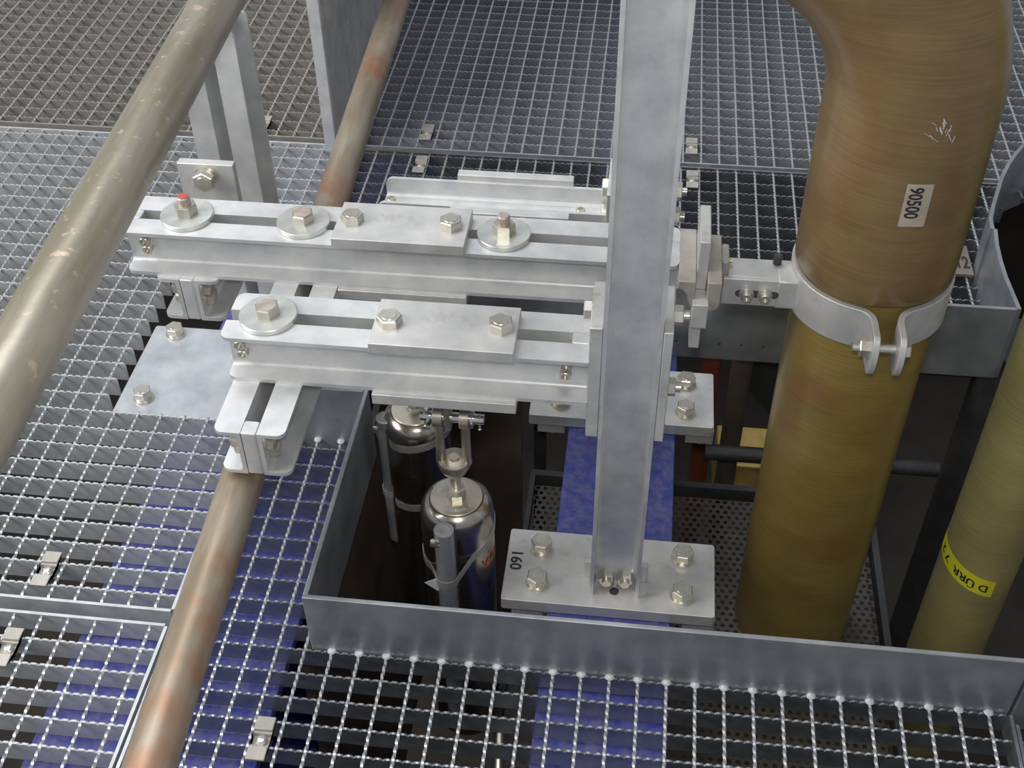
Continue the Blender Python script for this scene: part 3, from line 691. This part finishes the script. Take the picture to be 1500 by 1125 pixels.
# ------------------------------------------------------------------ the pit below
def perf_tray(x0, x1, y0, y1, z, pitch=.0125, rh=.0036):
    mb = MB(); vs = []; fs = []; idx = {}
    def V(p):
        k = (round(p[0], 5), round(p[1], 5))
        if k not in idx: idx[k] = len(vs); vs.append((p[0], p[1], z))
        return idx[k]
    nx, ny = int((x1-x0)/pitch), int((y1-y0)/(pitch*.87))
    for j in range(ny):
        for i in range(nx):
            if any((x0+(i+.5)*pitch-a)**2 + (y0+(j+.5)*pitch*.87-b)**2 < c*c for a, b, c in ((PX, PY, PR-.003), (0.1305, fbY, .050))): continue
            cx = x0 + (i+.5+(.5 if j % 2 else 0))*pitch; cyy = y0 + (j+.5)*pitch*.87; h = pitch/2; hv = pitch*.435
            o = [(cx+h, cyy), (cx+h, cyy+hv), (cx, cyy+hv), (cx-h, cyy+hv), (cx-h, cyy), (cx-h, cyy-hv), (cx, cyy-hv), (cx+h, cyy-hv)]
            q = [(cx+rh*math.cos(k*PI/4), cyy+rh*math.sin(k*PI/4)) for k in range(8)]
            for k in range(8):
                a, b = o[k], o[(k+1) % 8]; c, d = q[(k+1) % 8], q[k]
                fs.append((V(a), V(b), V(c), V(d)))
    return mb.add(vs, fs)
tr = thing('perforated_tray', 'dark perforated sheet metal tray at the bottom of the pit', 'tray', (0.45, 0.35, -0.30))
part('sheet', perf_tray(0.187, 0.735, 0.015, 0.580, -0.30), 'tray', tr, smooth=0)
part('rim', MB().box((0.179, 0.580, -0.312), (0.735, 0.592, -0.285)), 'dark_steel', tr)
part('rim', MB().box((0.735, 0.015, -0.312), (0.745, 0.592, -0.285)), 'dark_steel', tr)
part('rim', MB().box((0.179, 0.015, -0.312), (0.187, 0.580, -0.285)), 'dark_steel', tr)
def vcyl(name, x, y, r, z0, z1, mat, label, cat):
    return solo(name, MB().lathe([(0, z0), (r, z0), (r, z1), (r*.96, z1+.002), (0, z1+.002)], (x, y, 0), (0,0,1), 32), mat, label, cat, (x, y, z0), smooth=50)
vcyl('duct', 0.950, 0.715, 0.062, -0.9, -0.04, 'dark_steel', 'dark grey round duct in the pit behind the yellow pipe', 'duct')
vcyl('service_pipe', 0.466, 0.70, 0.016, -1.0, -0.06, 'red_pipe', 'rusty red pipe in the dark behind the base plate', 'pipe')
vcyl('service_pipe', 0.520, 0.74, 0.018, -1.0, -0.06, 'dark_brown', 'dark brown pipe next to the rusty red one', 'pipe')
solo('conduit', MB().cyl((0.47, 0.66, -0.28), (0.86, 0.66, -0.28), .014, 20), 'dark_steel', 'horizontal dark conduit crossing behind the brown pipe low in the pit', 'pipe', (0.6, 0.66, -0.294))
solo('conduit', MB().cyl((0.60, 0.72, -0.10), (0.88, 0.72, -0.10), .018, 20), 'dark_steel', 'horizontal dark conduit just below the rear kerb', 'pipe', (0.8, 0.72, -0.118))
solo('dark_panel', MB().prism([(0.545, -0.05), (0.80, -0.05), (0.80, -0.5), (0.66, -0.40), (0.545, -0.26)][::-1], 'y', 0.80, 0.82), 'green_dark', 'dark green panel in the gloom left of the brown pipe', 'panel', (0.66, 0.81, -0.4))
solo('gold_box', MB().box((0.53, 0.98, -0.76), (0.80, 1.10, -0.64)), 'lit_gold', 'gold toned casing with its lit look put in the colour, deep below beside the brown pipe', 'box', (0.65, 1.04, -0.76), bevel=.004)
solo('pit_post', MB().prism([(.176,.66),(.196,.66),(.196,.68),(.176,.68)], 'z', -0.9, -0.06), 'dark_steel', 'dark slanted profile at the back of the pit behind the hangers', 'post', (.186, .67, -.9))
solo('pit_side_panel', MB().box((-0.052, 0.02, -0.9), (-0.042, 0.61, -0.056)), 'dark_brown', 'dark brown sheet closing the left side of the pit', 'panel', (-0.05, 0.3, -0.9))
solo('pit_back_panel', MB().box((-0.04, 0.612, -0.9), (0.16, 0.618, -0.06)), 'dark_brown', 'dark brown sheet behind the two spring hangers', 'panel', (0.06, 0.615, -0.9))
hk = thing('cable_hook', 'small pale cable hook on the left wall of the pit', 'hook', (-0.012, 0.1, -0.2))
part('hook_plate', MB().box((-0.016, 0.095, -0.20), (-0.012, 0.118, -0.13)), 'galv_dusty', hk)
part('hook_bend', MB().sweep([(-.014,.1,-.135),(-.006,.1,-.128),(.004,.1,-.132),(.006,.1,-.142)], .003, 8), 'galv_dusty', hk)
rd = solo('threaded_rod', MB().cyl((0.205, -0.02, -0.10), (0.214, -0.14, -0.115), .005, 12), 'zinc_bolt', 'thin pale rod under the grating in front of the kerb', 'rod', (0.21, -0.08, -0.12))

# lower storey shell
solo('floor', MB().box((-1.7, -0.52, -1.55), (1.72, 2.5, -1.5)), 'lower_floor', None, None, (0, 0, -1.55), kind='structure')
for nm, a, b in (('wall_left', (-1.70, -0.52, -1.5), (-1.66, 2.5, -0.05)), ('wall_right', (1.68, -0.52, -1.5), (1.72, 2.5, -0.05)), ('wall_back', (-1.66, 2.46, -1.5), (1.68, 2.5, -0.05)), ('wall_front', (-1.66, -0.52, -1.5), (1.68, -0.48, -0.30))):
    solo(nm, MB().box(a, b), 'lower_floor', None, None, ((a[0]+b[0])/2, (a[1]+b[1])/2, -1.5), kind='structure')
